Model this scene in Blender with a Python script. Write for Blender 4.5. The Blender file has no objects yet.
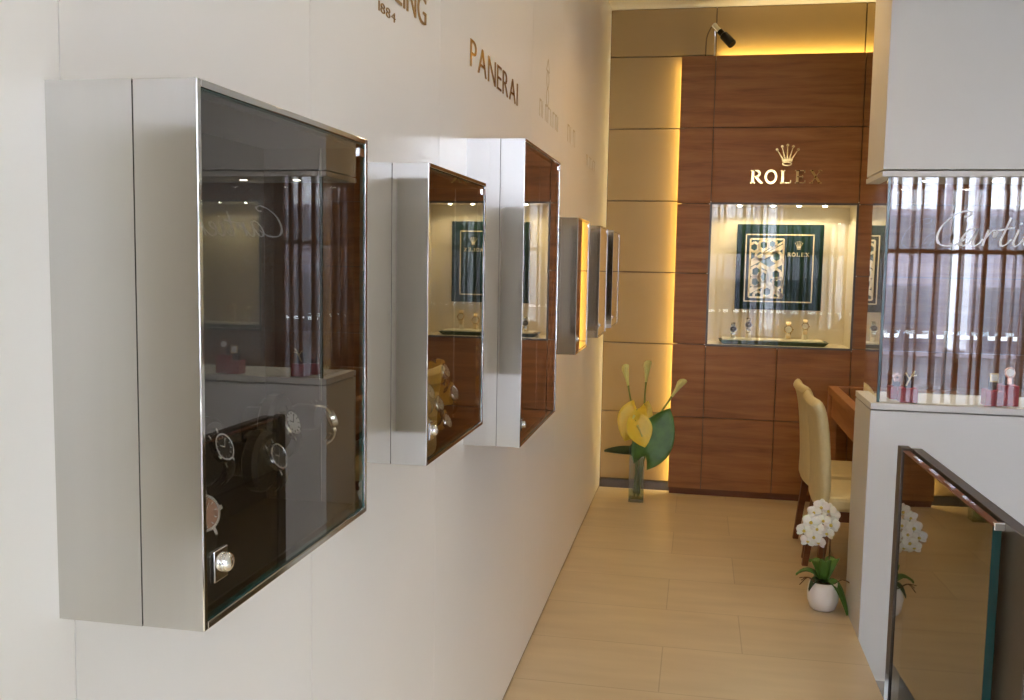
import bpy, bmesh, math, random
from mathutils import Vector, Matrix
random.seed(7)
S = bpy.context.scene
COL = S.collection
PI = math.pi
V = Vector

# ------------------------------------------------------------------ materials
def mat(name):
    m = bpy.data.materials.new(name); m.use_nodes = True
    nt = m.node_tree; b = nt.nodes['Principled BSDF']
    return m, nt, b
def N(nt, t, **kw):
    n = nt.nodes.new(t)
    for k, v in kw.items():
        if k in n.inputs: n.inputs[k].default_value = v
        else: setattr(n, k, v)
    return n
def pm(name, col, rough=.5, metal=0., var=.06, scale=8., spec=.5, coat=0., stretch=(1,1,1), bump=0., trans=0., sss=0.):
    """principled material with a gentle procedural variation of its own colour"""
    m, nt, b = mat(name)
    tc = N(nt, 'ShaderNodeTexCoord'); mp = N(nt, 'ShaderNodeMapping'); mp.inputs['Scale'].default_value = stretch
    no = N(nt, 'ShaderNodeTexNoise'); no.inputs['Scale'].default_value = scale; no.inputs['Detail'].default_value = 4
    cr = N(nt, 'ShaderNodeValToRGB')
    c = V(col)
    cr.color_ramp.elements[0].position = .3; cr.color_ramp.elements[1].position = .7
    cr.color_ramp.elements[0].color = (*(c*(1-var)), 1); cr.color_ramp.elements[1].color = (*[min(1, x*(1+var)) for x in c], 1)
    L = nt.links.new
    L(tc.outputs['Object'], mp.inputs[0]); L(mp.outputs[0], no.inputs[0]); L(no.outputs[0], cr.inputs[0]); L(cr.outputs[0], b.inputs['Base Color'])
    b.inputs['Roughness'].default_value = rough; b.inputs['Metallic'].default_value = metal
    b.inputs['Specular IOR Level'].default_value = spec
    b.inputs['Coat Weight'].default_value = coat; b.inputs['Coat Roughness'].default_value = .06
    if trans: b.inputs['Transmission Weight'].default_value = trans
    if sss:
        b.inputs['Subsurface Weight'].default_value = sss; b.inputs['Subsurface Scale'].default_value = .01
    if bump:
        bp = N(nt, 'ShaderNodeBump'); bp.inputs['Strength'].default_value = bump; bp.inputs['Distance'].default_value = .002
        L(no.outputs[0], bp.inputs['Height']); L(bp.outputs[0], b.inputs['Normal'])
    return m
def glass(name, tint=(.9,.95,.93), k=1.8, rough=0., base=0., gc=(1,1,1)):
    """thin pane: tinted see-through plus a Fresnel mirror on the side the ray enters"""
    m, nt, b = mat(name); nt.nodes.remove(b); L = nt.links.new
    out = nt.nodes['Material Output']
    tr = N(nt, 'ShaderNodeBsdfTransparent'); tr.inputs[0].default_value = (*tint, 1)
    gl = N(nt, 'ShaderNodeBsdfGlossy'); gl.inputs['Color'].default_value = (*gc, 1); gl.inputs['Roughness'].default_value = rough
    fr = N(nt, 'ShaderNodeFresnel'); fr.inputs[0].default_value = 1.5
    ge = N(nt, 'ShaderNodeNewGeometry')
    inv = N(nt, 'ShaderNodeMath', operation='SUBTRACT'); inv.inputs[0].default_value = 1
    mu = N(nt, 'ShaderNodeMath', operation='MULTIPLY_ADD'); mu.inputs[1].default_value = k; mu.inputs[2].default_value = base
    m2 = N(nt, 'ShaderNodeMath', operation='MULTIPLY'); m2.use_clamp = True
    mx = N(nt, 'ShaderNodeMixShader')
    L(fr.outputs[0], mu.inputs[0]); L(ge.outputs['Backfacing'], inv.inputs[1]); L(mu.outputs[0], m2.inputs[0]); L(inv.outputs[0], m2.inputs[1])
    L(m2.outputs[0], mx.inputs[0]); L(tr.outputs[0], mx.inputs[1]); L(gl.outputs[0], mx.inputs[2]); L(mx.outputs[0], out.inputs[0])
    return m
def emit(name, col, s):
    m, nt, b = mat(name)
    b.inputs['Base Color'].default_value = (.8,.8,.8,1)
    b.inputs['Emission Color'].default_value = (*col, 1); b.inputs['Emission Strength'].default_value = s
    no = N(nt, 'ShaderNodeTexNoise'); no.inputs['Scale'].default_value = 3
    mr = N(nt, 'ShaderNodeMapRange'); mr.inputs[3].default_value = s*.97; mr.inputs[4].default_value = s*1.03
    nt.links.new(no.outputs[0], mr.inputs[0]); nt.links.new(mr.outputs[0], b.inputs['Emission Strength'])
    return m
def wood(name, c0, c1, c2, rough=.45, sx=1.2, sz=14., coat=.0):
    m, nt, b = mat(name); L = nt.links.new
    tc = N(nt, 'ShaderNodeTexCoord'); mp = N(nt, 'ShaderNodeMapping'); mp.inputs['Scale'].default_value = (sx, sx, sz)
    n1 = N(nt, 'ShaderNodeTexNoise'); n1.inputs['Scale'].default_value = 1.6; n1.inputs['Detail'].default_value = 6; n1.inputs['Distortion'].default_value = .6
    n2 = N(nt, 'ShaderNodeTexNoise'); n2.inputs['Scale'].default_value = 9; n2.inputs['Detail'].default_value = 3
    mp2 = N(nt, 'ShaderNodeMapping'); mp2.inputs['Scale'].default_value = (sx, sx, sz*1.5)
    ad = N(nt, 'ShaderNodeMath', operation='MULTIPLY_ADD'); ad.inputs[1].default_value = .3
    cr = N(nt, 'ShaderNodeValToRGB'); e = cr.color_ramp.elements
    e[0].position = .38; e[0].color = (*c0, 1); e[1].position = .9; e[1].color = (*c2, 1)
    x = e.new(.6); x.color = (*c1, 1)
    L(tc.outputs['Object'], mp.inputs[0]); L(mp.outputs[0], n1.inputs[0]); L(tc.outputs['Object'], mp2.inputs[0]); L(mp2.outputs[0], n2.inputs[0])
    L(n2.outputs[0], ad.inputs[0]); L(n1.outputs[0], ad.inputs[2]); L(ad.outputs[0], cr.inputs[0]); L(cr.outputs[0], b.inputs['Base Color'])
    b.inputs['Roughness'].default_value = rough; b.inputs['Coat Weight'].default_value = coat; b.inputs['Coat Roughness'].default_value = .15; b.inputs['Specular IOR Level'].default_value = .3
    return m
def stone(name):
    m, nt, b = mat(name); L = nt.links.new
    tc = N(nt, 'ShaderNodeTexCoord')
    br = N(nt, 'ShaderNodeTexBrick'); br.inputs['Scale'].default_value = 1; br.inputs['Brick Width'].default_value = .9; br.inputs['Row Height'].default_value = .45
    br.inputs['Mortar Size'].default_value = .003; br.inputs['Mortar Smooth'].default_value = .3; br.offset = .37
    br.inputs['Color1'].default_value = (.60,.49,.32,1); br.inputs['Color2'].default_value = (.55,.44,.28,1); br.inputs['Mortar'].default_value = (.45,.355,.23,1)
    mp = N(nt, 'ShaderNodeMapping'); mp.inputs['Scale'].default_value = (1.0, 5, 1)
    no = N(nt, 'ShaderNodeTexNoise'); no.inputs['Scale'].default_value = 2; no.inputs['Detail'].default_value = 6
    cr = N(nt, 'ShaderNodeValToRGB'); cr.color_ramp.elements[0].position = .3; cr.color_ramp.elements[1].position = .75
    cr.color_ramp.elements[0].color = (.90,.885,.865,1); cr.color_ramp.elements[1].color = (1.05,1.05,1.04,1)
    mx = N(nt, 'ShaderNodeMix', data_type='RGBA', blend_type='MULTIPLY'); mx.inputs[0].default_value = 1
    L(tc.outputs['Object'], br.inputs[0]); L(tc.outputs['Object'], mp.inputs[0]); L(mp.outputs[0], no.inputs[0]); L(no.outputs[0], cr.inputs[0])
    L(br.outputs[0], mx.inputs[6]); L(cr.outputs[0], mx.inputs[7]); L(mx.outputs[2], b.inputs['Base Color'])
    b.inputs['Roughness'].default_value = .34; b.inputs['Specular IOR Level'].default_value = .45
    return m

M = {}
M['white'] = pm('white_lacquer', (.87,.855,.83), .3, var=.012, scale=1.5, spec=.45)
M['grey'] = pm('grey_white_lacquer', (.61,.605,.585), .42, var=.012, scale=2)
M['ceil'] = pm('ceiling_white', (.82,.80,.76), .7, var=.015)
M['joint'] = pm('joint_brown', (.14,.095,.045), .7)
M['beige'] = pm('beige_laminate', (.37,.255,.10), .45, var=.03, scale=3)
M['wood'] = wood('cherry_veneer', (.19,.076,.022), (.28,.118,.034), (.38,.170,.052))
M['oak'] = wood('desk_wood', (.30,.125,.045), (.40,.18,.07), (.48,.24,.10), sz=9)
M['darkwood'] = wood('dark_chair_leg_wood', (.10,.035,.014), (.15,.055,.022), (.20,.08,.03))
M['slat'] = wood('slat_wood', (.09,.035,.018), (.14,.055,.03), (.18,.075,.04), sx=12, sz=1)
M['stone'] = stone('beige_stone')
M['steel'] = pm('satin_steel', (.61,.595,.56), .065, 1., var=.02, scale=30, stretch=(1,1,.05))
M['seal'] = pm('door_seal_grey', (.30,.29,.27), .6)
M['chrome'] = pm('chrome', (.85,.85,.84), .06, 1., var=.01)
M['bronze'] = pm('dark_bronze_metal', (.11,.095,.08), .40, .7, var=.05, scale=20)
M['plinth'] = pm('plinth_grey_brown', (.20,.17,.14), .5)
M['black'] = pm('black_leatherette', (.012,.011,.010), .45, var=.2, scale=60, bump=.1)
M['interior'] = pm('cabinet_lining', (.022,.020,.018), .75, var=.1)
M['gold'] = pm('polished_gold', (.83,.60,.24), .12, 1., var=.02)
M['lettergold'] = pm('bronze_gold_letter', (.40,.27,.13), .16, 1., var=.03)
M['palegold'] = pm('pale_gold', (.80,.62,.34), .35, .4, var=.05)
M['faint'] = pm('pale_champagne_letter', (.60,.53,.40), .4, .2, var=.03)
M['silverdial'] = pm('silver_dial', (.55,.55,.53), .3, .3, var=.04)
M['darkdial'] = pm('dark_dial', (.05,.045,.042), .3, var=.1)
M['creamdial'] = pm('cream_dial', (.75,.66,.45), .35, var=.04)
M['glass'] = glass('clear_glass', (.955,.975,.965), 1.25)
M['caseglass'] = glass('case_glass', (.93,.95,.945), 1.9)
M['frontglass'] = glass('case_front_glass', (.88,.895,.89), 2.0, base=.03)
M['smoked'] = glass('smoked_glass', (.84,.84,.82), 1.75, gc=(1,.96,.90))
M['smokededge'] = pm('glass_edge_teal', (.008,.05,.045), .1, var=.1, spec=.8)
M['mirrorglass'] = glass('bronze_backed_glass', (.5,.48,.43), 1.6)
M['niche'] = pm('niche_lining', (.74,.64,.45), .6, var=.02)
M['green'] = pm('dark_green_board', (.005,.020,.014), .5, var=.15, spec=.15)
M['cream'] = pm('cream_pad', (.85,.78,.58), .6, var=.03)
M['leather'] = pm('cream_leather', (.62,.53,.29), .42, var=.04, scale=25, bump=.08)
M['red'] = pm('red_velvet_block', (.36,.016,.028), .35, var=.08, coat=.3)
M['ceramic'] = pm('white_ceramic', (.83,.81,.76), .25, var=.015)
M['petal'] = pm('white_petal', (.90,.88,.80), .5, var=.03, sss=.15)
M['lip'] = pm('yellow_lip', (.75,.60,.12), .5, var=.1)
M['leaf'] = pm('green_leaf', (.07,.18,.03), .4, var=.35, scale=14)
M['darkleaf'] = pm('dark_leaf', (.018,.045,.014), .4, var=.3, scale=14)
M['stem'] = pm('green_stem', (.16,.22,.05), .5, var=.15)
M['brownstem'] = pm('brown_stem', (.10,.05,.02), .6, var=.15)
M['calla'] = pm('pale_calla', (.66,.66,.25), .45, var=.08, sss=.1)
M['yellow'] = pm('yellow_spathe', (.74,.56,.05), .38, var=.12, sss=.1)
M['moss'] = pm('moss', (.07,.06,.03), .9, var=.4, scale=50)
M['blackmetal'] = pm('black_metal', (.012,.012,.012), .4, .3, var=.1)
M['asphalt'] = pm('pavement', (.055,.052,.062), .8, var=.15, scale=4)
M['facade'] = pm('street_facade', (.20,.175,.21), .8, var=.12, scale=2)
M['facadelight'] = pm('street_pale_plaster', (.62,.60,.65), .7, var=.05)
M['facadedark'] = pm('street_dark_glass', (.05,.05,.07), .2, var=.1)
M['whitepaint'] = pm('white_paint', (.88,.88,.88), .5, var=.01)
M['mustard'] = pm('mustard_cushion', (.62,.34,.03), .55, var=.1)
M['pink'] = pm('rose_gold', (.80,.48,.36), .25, .7, var=.05)
M['whiteink'] = pm('white_letter_film', (.92,.93,.95), .45, var=.01)
M['stonelow'] = pm('cream_lower_floor', (.62,.57,.47), .5, var=.06, scale=5)
M['greentray'] = pm('green_leather_tray', (.012,.05,.022), .35, var=.1)
M['lamp'] = emit('lamp_glow', (1,.82,.55), 14)
M['spotglow'] = emit('small_spot_glow', (1,.93,.80), 40)

# ------------------------------------------------------------------ geometry helpers
class MB:
    def __init__(s): s.v = []; s.f = []; s.mi = []; s.cur = 0
    def add(s, vs, fs):
        o = len(s.v); s.v += [V(p) for p in vs]
        for f in fs: s.f.append([i+o for i in f]); s.mi.append(s.cur)
        return s
    def box(s, x0, x1, y0, y1, z0, z1):
        p = [(x0,y0,z0),(x1,y0,z0),(x1,y1,z0),(x0,y1,z0),(x0,y0,z1),(x1,y0,z1),(x1,y1,z1),(x0,y1,z1)]
        return s.add(p, [(0,3,2,1),(4,5,6,7),(0,1,5,4),(1,2,6,5),(2,3,7,6),(3,0,4,7)])
    def xbox(s, m, sx, sy, sz):
        a, b, c = sx/2, sy/2, sz/2
        p = [m @ V(q) for q in ((-a,-b,-c),(a,-b,-c),(a,b,-c),(-a,b,-c),(-a,-b,c),(a,-b,c),(a,b,c),(-a,b,c))]
        return s.add(p, [(0,3,2,1),(4,5,6,7),(0,1,5,4),(1,2,6,5),(2,3,7,6),(3,0,4,7)])
    def lathe(s, prof, n=24, m=None, cap=True):
        """prof: list of (r, z) from bottom to top, around z"""
        m = m or Matrix(); o = []; 
        for r, z in prof:
            for k in range(n):
                a = 2*PI*k/n; o.append(m @ V((r*math.cos(a), r*math.sin(a), z)))
        fs = []
        for i in range(len(prof)-1):
            for k in range(n):
                a = i*n+k; b = i*n+(k+1) % n; fs.append((a, b, b+n, a+n))
        if cap:
            fs.append(tuple(range(n-1, -1, -1))); q = (len(prof)-1)*n; fs.append(tuple(range(q, q+n)))
        return s.add(o, fs)
    def tube(s, pts, r, n=10):
        pts = [V(p) for p in pts]; rs = r if isinstance(r, (list, tuple)) else [r]*len(pts)
        o = []; prev = None
        for i, p in enumerate(pts):
            t = (pts[min(i+1, len(pts)-1)]-pts[max(i-1, 0)]).normalized()
            u = prev if prev is not None else (V((0,0,1)) if abs(t.z) < .9 else V((1,0,0)))
            a = (u - t*u.dot(t)).normalized(); prev = a; b = t.cross(a)
            for k in range(n):
                th = 2*PI*k/n; o.append(p+(a*math.cos(th)+b*math.sin(th))*rs[i])
        fs = []
        for i in range(len(pts)-1):
            for k in range(n):
                q = i*n+k; w = i*n+(k+1) % n; fs.append((q, w, w+n, q+n))
        fs.append(tuple(range(n-1, -1, -1))); q = (len(pts)-1)*n; fs.append(tuple(range(q, q+n)))
        return s.add(o, fs)
    def prism(s, poly, d0, d1, f):
        """poly in (s,t); f(s,t,d) -> xyz"""
        n = len(poly); o = [f(a, b, d0) for a, b in poly]+[f(a, b, d1) for a, b in poly]
        fs = [tuple(range(n)), tuple(range(2*n-1, n-1, -1))]
        for i in range(n): fs.append((i, (i+1) % n, n+(i+1) % n, n+i))
        return s.add(o, fs)
    def ribbon(s, pts, w, d0, d1, f):
        """flat stroke of width w (number or list) along 2-D pts"""
        n = len(pts); ws = w if isinstance(w, (list, tuple)) else [w]*n; lft = []; rgt = []
        for i in range(n):
            a = pts[max(i-1, 0)]; b = pts[min(i+1, n-1)]; dx, dy = b[0]-a[0], b[1]-a[1]; l = math.hypot(dx, dy) or 1
            nx, ny = -dy/l*ws[i]/2, dx/l*ws[i]/2
            lft.append((pts[i][0]+nx, pts[i][1]+ny)); rgt.append((pts[i][0]-nx, pts[i][1]-ny))
        o = [f(*p, d0) for p in lft]+[f(*p, d0) for p in rgt]+[f(*p, d1) for p in lft]+[f(*p, d1) for p in rgt]
        fs = []
        for i in range(n-1):
            fs += [(i, i+1, n+i+1, n+i), (2*n+i, 3*n+i, 3*n+i+1, 2*n+i+1), (i, 2*n+i, 2*n+i+1, i+1), (n+i, n+i+1, 3*n+i+1, 3*n+i)]
        fs += [(0, n, 3*n, 2*n), (n-1, 3*n-1, 4*n-1, 2*n-1)]
        return s.add(o, fs)
    def sheet(s, grid, th):
        """closed slab from a grid of points, thickness th along local normals"""
        R, C_ = len(grid), len(grid[0]); g = [[V(p) for p in r] for r in grid]
        def nrm(i, j):
            a = g[min(i+1, R-1)][j]-g[max(i-1, 0)][j]; b = g[i][min(j+1, C_-1)]-g[i][max(j-1, 0)]
            c = a.cross(b); return c.normalized() if c.length > 1e-12 else V((0,0,1))
        top = [g[i][j]+nrm(i, j)*th/2 for i in range(R) for j in range(C_)]; bot = [g[i][j]-nrm(i, j)*th/2 for i in range(R) for j in range(C_)]
        K = R*C_; fs = []
        for i in range(R-1):
            for j in range(C_-1):
                a = i*C_+j; q = (a, a+C_, a+C_+1, a+1); fs.append(q); fs.append(tuple(K+x for x in reversed(q)))
        rim = [j for j in range(C_)]+[i*C_+C_-1 for i in range(1, R)]+[(R-1)*C_+j for j in range(C_-2, -1, -1)]+[i*C_ for i in range(R-2, 0, -1)]
        for a, b in zip(rim, rim[1:]+rim[:1]): fs.append((a, b, K+b, K+a))
        return s.add(top+bot, fs)
    def build(s, name, m, parent=None, smooth=False, bevel=0., off=None, subdiv=0):
        off = V(off) if off is not None else (V(parent['_o']) if parent is not None and '_o' in parent else V((0,0,0)))
        me = bpy.data.meshes.new(name); me.from_pydata([p-off for p in s.v], [], s.f); 
        bm = bmesh.new(); bm.from_mesh(me); bmesh.ops.recalc_face_normals(bm, faces=bm.faces); bm.to_mesh(me); bm.free()
        o = bpy.data.objects.new(name, me); COL.objects.link(o)
        for q in (m if isinstance(m, (list, tuple)) else [m]): me.materials.append(q)
        for p, i in zip(me.polygons, s.mi): p.material_index = i; p.use_smooth = smooth
        if parent is not None: o.parent = parent; o['_o'] = tuple(off)
        else: o.location = off; o['_o'] = tuple(off)
        if bevel:
            b = o.modifiers.new('bevel', 'BEVEL'); b.width = bevel; b.segments = 2; b.limit_method = 'ANGLE'; b.angle_limit = .6
        if subdiv:
            q = o.modifiers.new('subdivision', 'SUBSURF'); q.levels = subdiv; q.render_levels = subdiv
        if smooth and not subdiv:
            try: me.shade_smooth_by_angle  # noqa
            except AttributeError: pass
        return o
def thing(name, label, cat, loc=(0,0,0), group=None):
    o = bpy.data.objects.new(name, None); COL.objects.link(o); o.location = loc; o['_o'] = tuple(loc); o.empty_display_size = .05
    o['label'] = label; o['category'] = cat
    if group: o['group'] = group
    return o
def tag(o, label, cat, group=None):
    o['label'] = label; o['category'] = cat
    if group: o['group'] = group
    return o
def struct(name, mb, m, bevel=0.):
    o = mb.build(name, m, bevel=bevel); o['kind'] = 'structure'; return o
def spl(pts, n=6):
    """Catmull-Rom through points of any dimension"""
    P = [pts[0]]+list(pts)+[pts[-1]]; out = []
    for i in range(1, len(P)-2):
        p0, p1, p2, p3 = P[i-1:i+3]
        for k in range(n):
            t = k/n
            out.append(tuple(.5*((2*b)+(c-a)*t+(2*a-5*b+4*c-d)*t*t+(3*b-a-3*c+d)*t**3) for a, b, c, d in zip(p0, p1, p2, p3)))
    out.append(tuple(pts[-1])); return out
def arc(cx, cy, rx, ry, a0, a1, n=14):
    return [(cx+rx*math.cos(math.radians(a0+(a1-a0)*k/n)), cy+ry*math.sin(math.radians(a0+(a1-a0)*k/n))) for k in range(n+1)]
_fc = {}
def letter_mesh(ch):
    if ch in _fc: return _fc[ch]
    cu = bpy.data.curves.new('glyph', 'FONT'); cu.body = ch; cu.size = 1; cu.extrude = .5; cu.offset = -.012; cu.resolution_u = 5
    o = bpy.data.objects.new('glyph', cu); COL.objects.link(o)
    dg = bpy.context.evaluated_depsgraph_get(); me = bpy.data.meshes.new_from_object(o.evaluated_get(dg))
    vs = [tuple(v.co) for v in me.vertices]; fs = [tuple(p.vertices) for p in me.polygons]
    bpy.data.objects.remove(o); bpy.data.curves.remove(cu); bpy.data.meshes.remove(me)
    _fc[ch] = (vs, fs); return _fc[ch]
CAPH = None
def word(root, text, s0, s1, t0, h, th, f, m, thin=1.0):
    """lettering from s0 to s1 on base line t0; cap height h; each letter a child mesh"""
    gl = [letter_mesh(c) for c in text]
    cap = max(v[1] for v in letter_mesh('H')[0])
    ws = [max(v[0] for v in g[0])-min(v[0] for v in g[0]) for g in gl]
    gap = .13; tot = sum(ws)+gap*(len(ws)-1); kx = (s1-s0)/tot; ky = h/cap; x = 0
    for g, w in zip(gl, ws):
        mn = min(v[0] for v in g[0]); b = MB()
        b.add([f(s0+(v[0]-mn+x)*kx, t0+v[1]*ky, th*(.5+v[2])) for v in g[0]], g[1])
        b.build('letter', m, root); x += w+gap
fw = lambda s, t, d: (d+.0005, s, t)            # on the left wall, read from the aisle

# ------------------------------------------------------------------ the room
L_ = 6.926; HC = 3.396; YP = 6.826; XA = 1.412; YF = 4.33; YB = 4.737; XR = 5.0; XP = 2.75; XE = 4.4; Y0 = -2.8; ZL = -.36
b = MB(); b.box(-.02, XA, Y0, YF, -.1, 0); b.box(-.02, XA, YF, L_+.4, -.1, 0); b.box(XA, XR+.1, YB-.02, L_+.4, -.1, 0); b.box(XA-.03, XA, Y0, YF, ZL, -.1)
struct('floor', b, M['stone'])
struct('floor_lower', MB().box(XA, XR, Y0, YF+.35, ZL-.1, ZL), M['stonelow'])
struct('ceiling', MB().box(-.15, XR+.1, Y0, L_+.6, HC, HC+.12), M['ceil'])
b = MB(); seams = [Y0, -1.7, -.75, .18, .92, 1.582, 2.415, 3.775, 4.587, 5.75, L_]
for a, c in zip(seams, seams[1:]): b.box(-.03, 0, a+.001, c-.001, .014, HC)
struct('wall_left', b, M['white'])
struct('wall_left_backing', MB().box(-.12, -.03, Y0, L_+.4, -.1, HC), M['white'])
struct('baseboard_left', MB().box(-.03, -.004, Y0, L_, 0, .012), M['joint'])
# end wall: beige laminate panels with dark joints
rows = [.065, .563, 1.063, 1.571, 2.073, 2.575, 3.07, HC]
b = MB()
for z0, z1 in zip(rows, rows[1:]): b.box(.004, .72, L_, L_+.03, z0+.004, z1-.004)
for x0, x1 in ((.728, 1.70), (1.708, 2.65), (2.658, XE)): b.box(x0, x1, L_, L_+.03, 2.84, HC-.004)
struct('wall_back', b, M['beige'])
b = MB(); b.box(-.02, .70, L_+.03, L_+.06, 0, HC); b.box(.6, XE, L_+.03, L_+.06, 2.8, HC)
struct('wall_back_joints', b, M['joint'])
struct('baseboard_back', MB().box(0, .66, L_-.012, L_, 0, .06), M['bronze'])
# wood panelling standing proud of the end wall, with two openings for niches
NX0, NX1, NZ0, NZ1 = .735, 1.690, 1.078, 2.048
N2X0, N2X1 = 2.95, 3.85
b = MB(); g = .003; xs0, xs1 = .496, 4.3
for z0, z1 in ((2.566, 3.05), (2.05, 2.566)):
    for x0, x1 in ((xs0, .727), (.727, 1.70), (1.70, 2.94), (2.94, 3.86), (3.86, xs1)): b.box(x0+g, x1-g, YP, YP+.03, z0+g, z1-g)
for z0, z1 in ((1.571, 2.05), (1.076, 1.571)):
    for x0, x1 in ((xs0, .727), (1.70, 2.3), (2.3, 2.938), (3.862, xs1)): b.box(x0+g, x1-g, YP, YP+.03, z0+g, z1-g)
for z0, z1 in ((.56, 1.076), (.045, .56)):
    for x0, x1 in ((xs0, .727), (.727, 1.21), (1.21, 1.70), (1.70, 2.3), (2.3, 2.94), (2.94, xs1)): b.box(x0+g, x1-g, YP, YP+.03, z0+g, z1-g)
struct('wall_panelling', b, M['wood'])
b = MB(); b.box(.53, .715, YP+.03, YP+.05, .045, 3.02); b.box(1.705, 2.92, YP+.03, YP+.05, .045, 3.02); b.box(3.88, xs1-.02, YP+.03, YP+.05, .045, 3.02)
for z0, z1 in ((.045, 1.06), (2.07, 3.02)): b.box(.715, 1.705, YP+.03, YP+.05, z0, z1); b.box(2.92, 3.88, YP+.03, YP+.05, z0, z1)
struct('wall_panelling_backing', b, M['joint'])
b = MB(); b.box(.505, .62, YP+.02, YP+.05, 0, .046); b.box(.62, xs1, YP+.015, YP+.05, 0, .045)
struct('baseboard_panelling', b, M['darkwood'])
struct('wall_right', MB().box(XR, XR+.1, Y0, YF+.35, ZL, HC), M['white'])
b = MB(); b.box(XE, XE+.1, YF, L_+.4, 0, HC); b.box(XP, XR, YB-.10, YB, ZL, HC); b.box(XE, XR, L_, L_+.1, 0, HC)
struct('wall_right_end', b, M['beige'])
# white pier above the case
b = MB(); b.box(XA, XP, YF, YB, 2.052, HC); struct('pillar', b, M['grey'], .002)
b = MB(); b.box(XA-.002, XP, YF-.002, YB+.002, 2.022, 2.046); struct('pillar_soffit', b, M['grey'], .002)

# ------------------------------------------------------------------ shop front behind the viewer (seen in the glass)
fr = MB()
fr.box(-.15, XR, Y0-.1, Y0, 3.15, HC); fr.box(-.15, XR, Y0-.08, Y0, ZL, .1); fr.box(-.12, .05, Y0-.1, Y0, 0, HC); fr.box(XR-.1, XR, Y0-.1, Y0, ZL, HC)
fr.box(.05, XR-.1, Y0-.07, Y0-.01, 1.79, 1.84)
struct('window_front_frame', fr, M['bronze'])
sl = MB(); x = .1; k = 0
while x < XR-.1:
    w = (.042, .022, .06, .03, .05, .024, .036)[k % 7]; sl.box(x, x+w, Y0-.02, Y0+.05, .1, 3.15); x += w+(.12, .055, .15, .09, .075)[k % 5]; k += 1
struct('window_front_slats', sl, M['slat'])
struct('window_front', MB().box(.05, XR-.1, Y0-.06, Y0-.05, .1, 3.15), M['glass'])
tr = MB(); x = -.5
k = 0
while x < 5.4:
    w = (.26, .15, .30, .2)[k % 4]; tr.box(x, x+w, Y0-.5, Y0-.47, .80, .845); x += w+.07; k += 1
struct('trim_lit_strip', tr, emit('cool_strip_light', (.92,.95,1), 9))
struct('ground_street', MB().box(-9, 12, -16, Y0-.1, ZL-.12, ZL-.02), M['asphalt'])
fa = MB()
fa.cur = 0; fa.box(-9, 12, -14.3, -14, ZL, 7.5)
x = -8.5; k = 0
while x < 11.5:
    fa.cur = 1; fa.box(x, x+1.1, -14, -13.93, 2.9, 4.7); fa.box(x+1.3, x+1.7, -14, -13.95, -.2, 4.2)
    fa.cur = 2; fa.box(x-.1, x+1.2, -14, -13.9, 2.0, 2.75); fa.box(x, x+1.0, -14, -13.95, -.2, 1.2)
    x += 1.9
struct('wall_street_facade', fa, [M['facade'], M['facadelight'], M['facadedark']])

# ------------------------------------------------------------------ watches
def watch_at(mtx, r, label, group, dial='silverdial', metal='steel', strap='black', name='wrist_watch', straplen=1.6, cat='watch', parts=True):
    """face looks along local +z, twelve o'clock along +y"""
    loc = mtx.translation; o = thing(name, label, cat, loc, group)
    c = MB(); c.lathe([(r*.86, -.004), (r, -.002), (r, .003), (r*.93, .006), (r*.8, .006), (r*.8, .0045)], 28, mtx, cap=False)
    for sx in (-1, 1):
        for sy in (-1, 1):
            c.xbox(mtx @ Matrix.Translation((sx*r*.5, sy*r*1.02, -.001)) @ Matrix.Rotation(sx*sy*-.15, 4, 'Z'), r*.16, r*.42, .004)
    c.xbox(mtx @ Matrix.Translation((r*1.08, 0, 0)), r*.2, r*.24, r*.2)
    c.build('watch_case', M[metal], o, smooth=False)
    d = MB(); d.lathe([(r*.86, -.0035), (r*.86, .0042)], 28, mtx); dd = d.build('dial', M[dial], o)
    h = MB()
    for k in range(12):
        h.xbox(mtx @ Matrix.Rotation(k*PI/6, 4, 'Z') @ Matrix.Translation((0, r*.68, .0046)), r*.06, r*.16, .0008)
    h.xbox(mtx @ Matrix.Rotation(.9, 4, 'Z') @ Matrix.Translation((0, r*.22, .0052)), r*.07, r*.45, .0008)
    h.xbox(mtx @ Matrix.Rotation(-.8, 4, 'Z') @ Matrix.Translation((0, r*.3, .0056)), r*.05, r*.62, .0008)
    h.build('hands', M['chrome' if dial != 'silverdial' else 'blackmetal'], dd, off=loc)
    for sgn in (-1, 1):
        g_ = []
        for k in range(8):
            t = k/7; yy = sgn*(r*1.0+math.sin(t*1.5)*r*straplen*.8); zz = -.002-(1-math.cos(t*1.5))*r*straplen*.75
            w = r*(.62-.12*t); g_.append([mtx @ V((-w, yy, zz)), mtx @ V((0, yy, zz+.001)), mtx @ V((w, yy, zz))])
        MB().sheet(g_, .003).build('strap', M[strap], o)
    return o
def frame_mtx(p, nrm, up):
    z = V(nrm).normalized(); u = V(up); y = (u-z*u.dot(z)).normalized(); x = y.cross(z)
    m = Matrix((x, y, z)).transposed().to_4x4(); m.translation = V(p); return m

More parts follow.
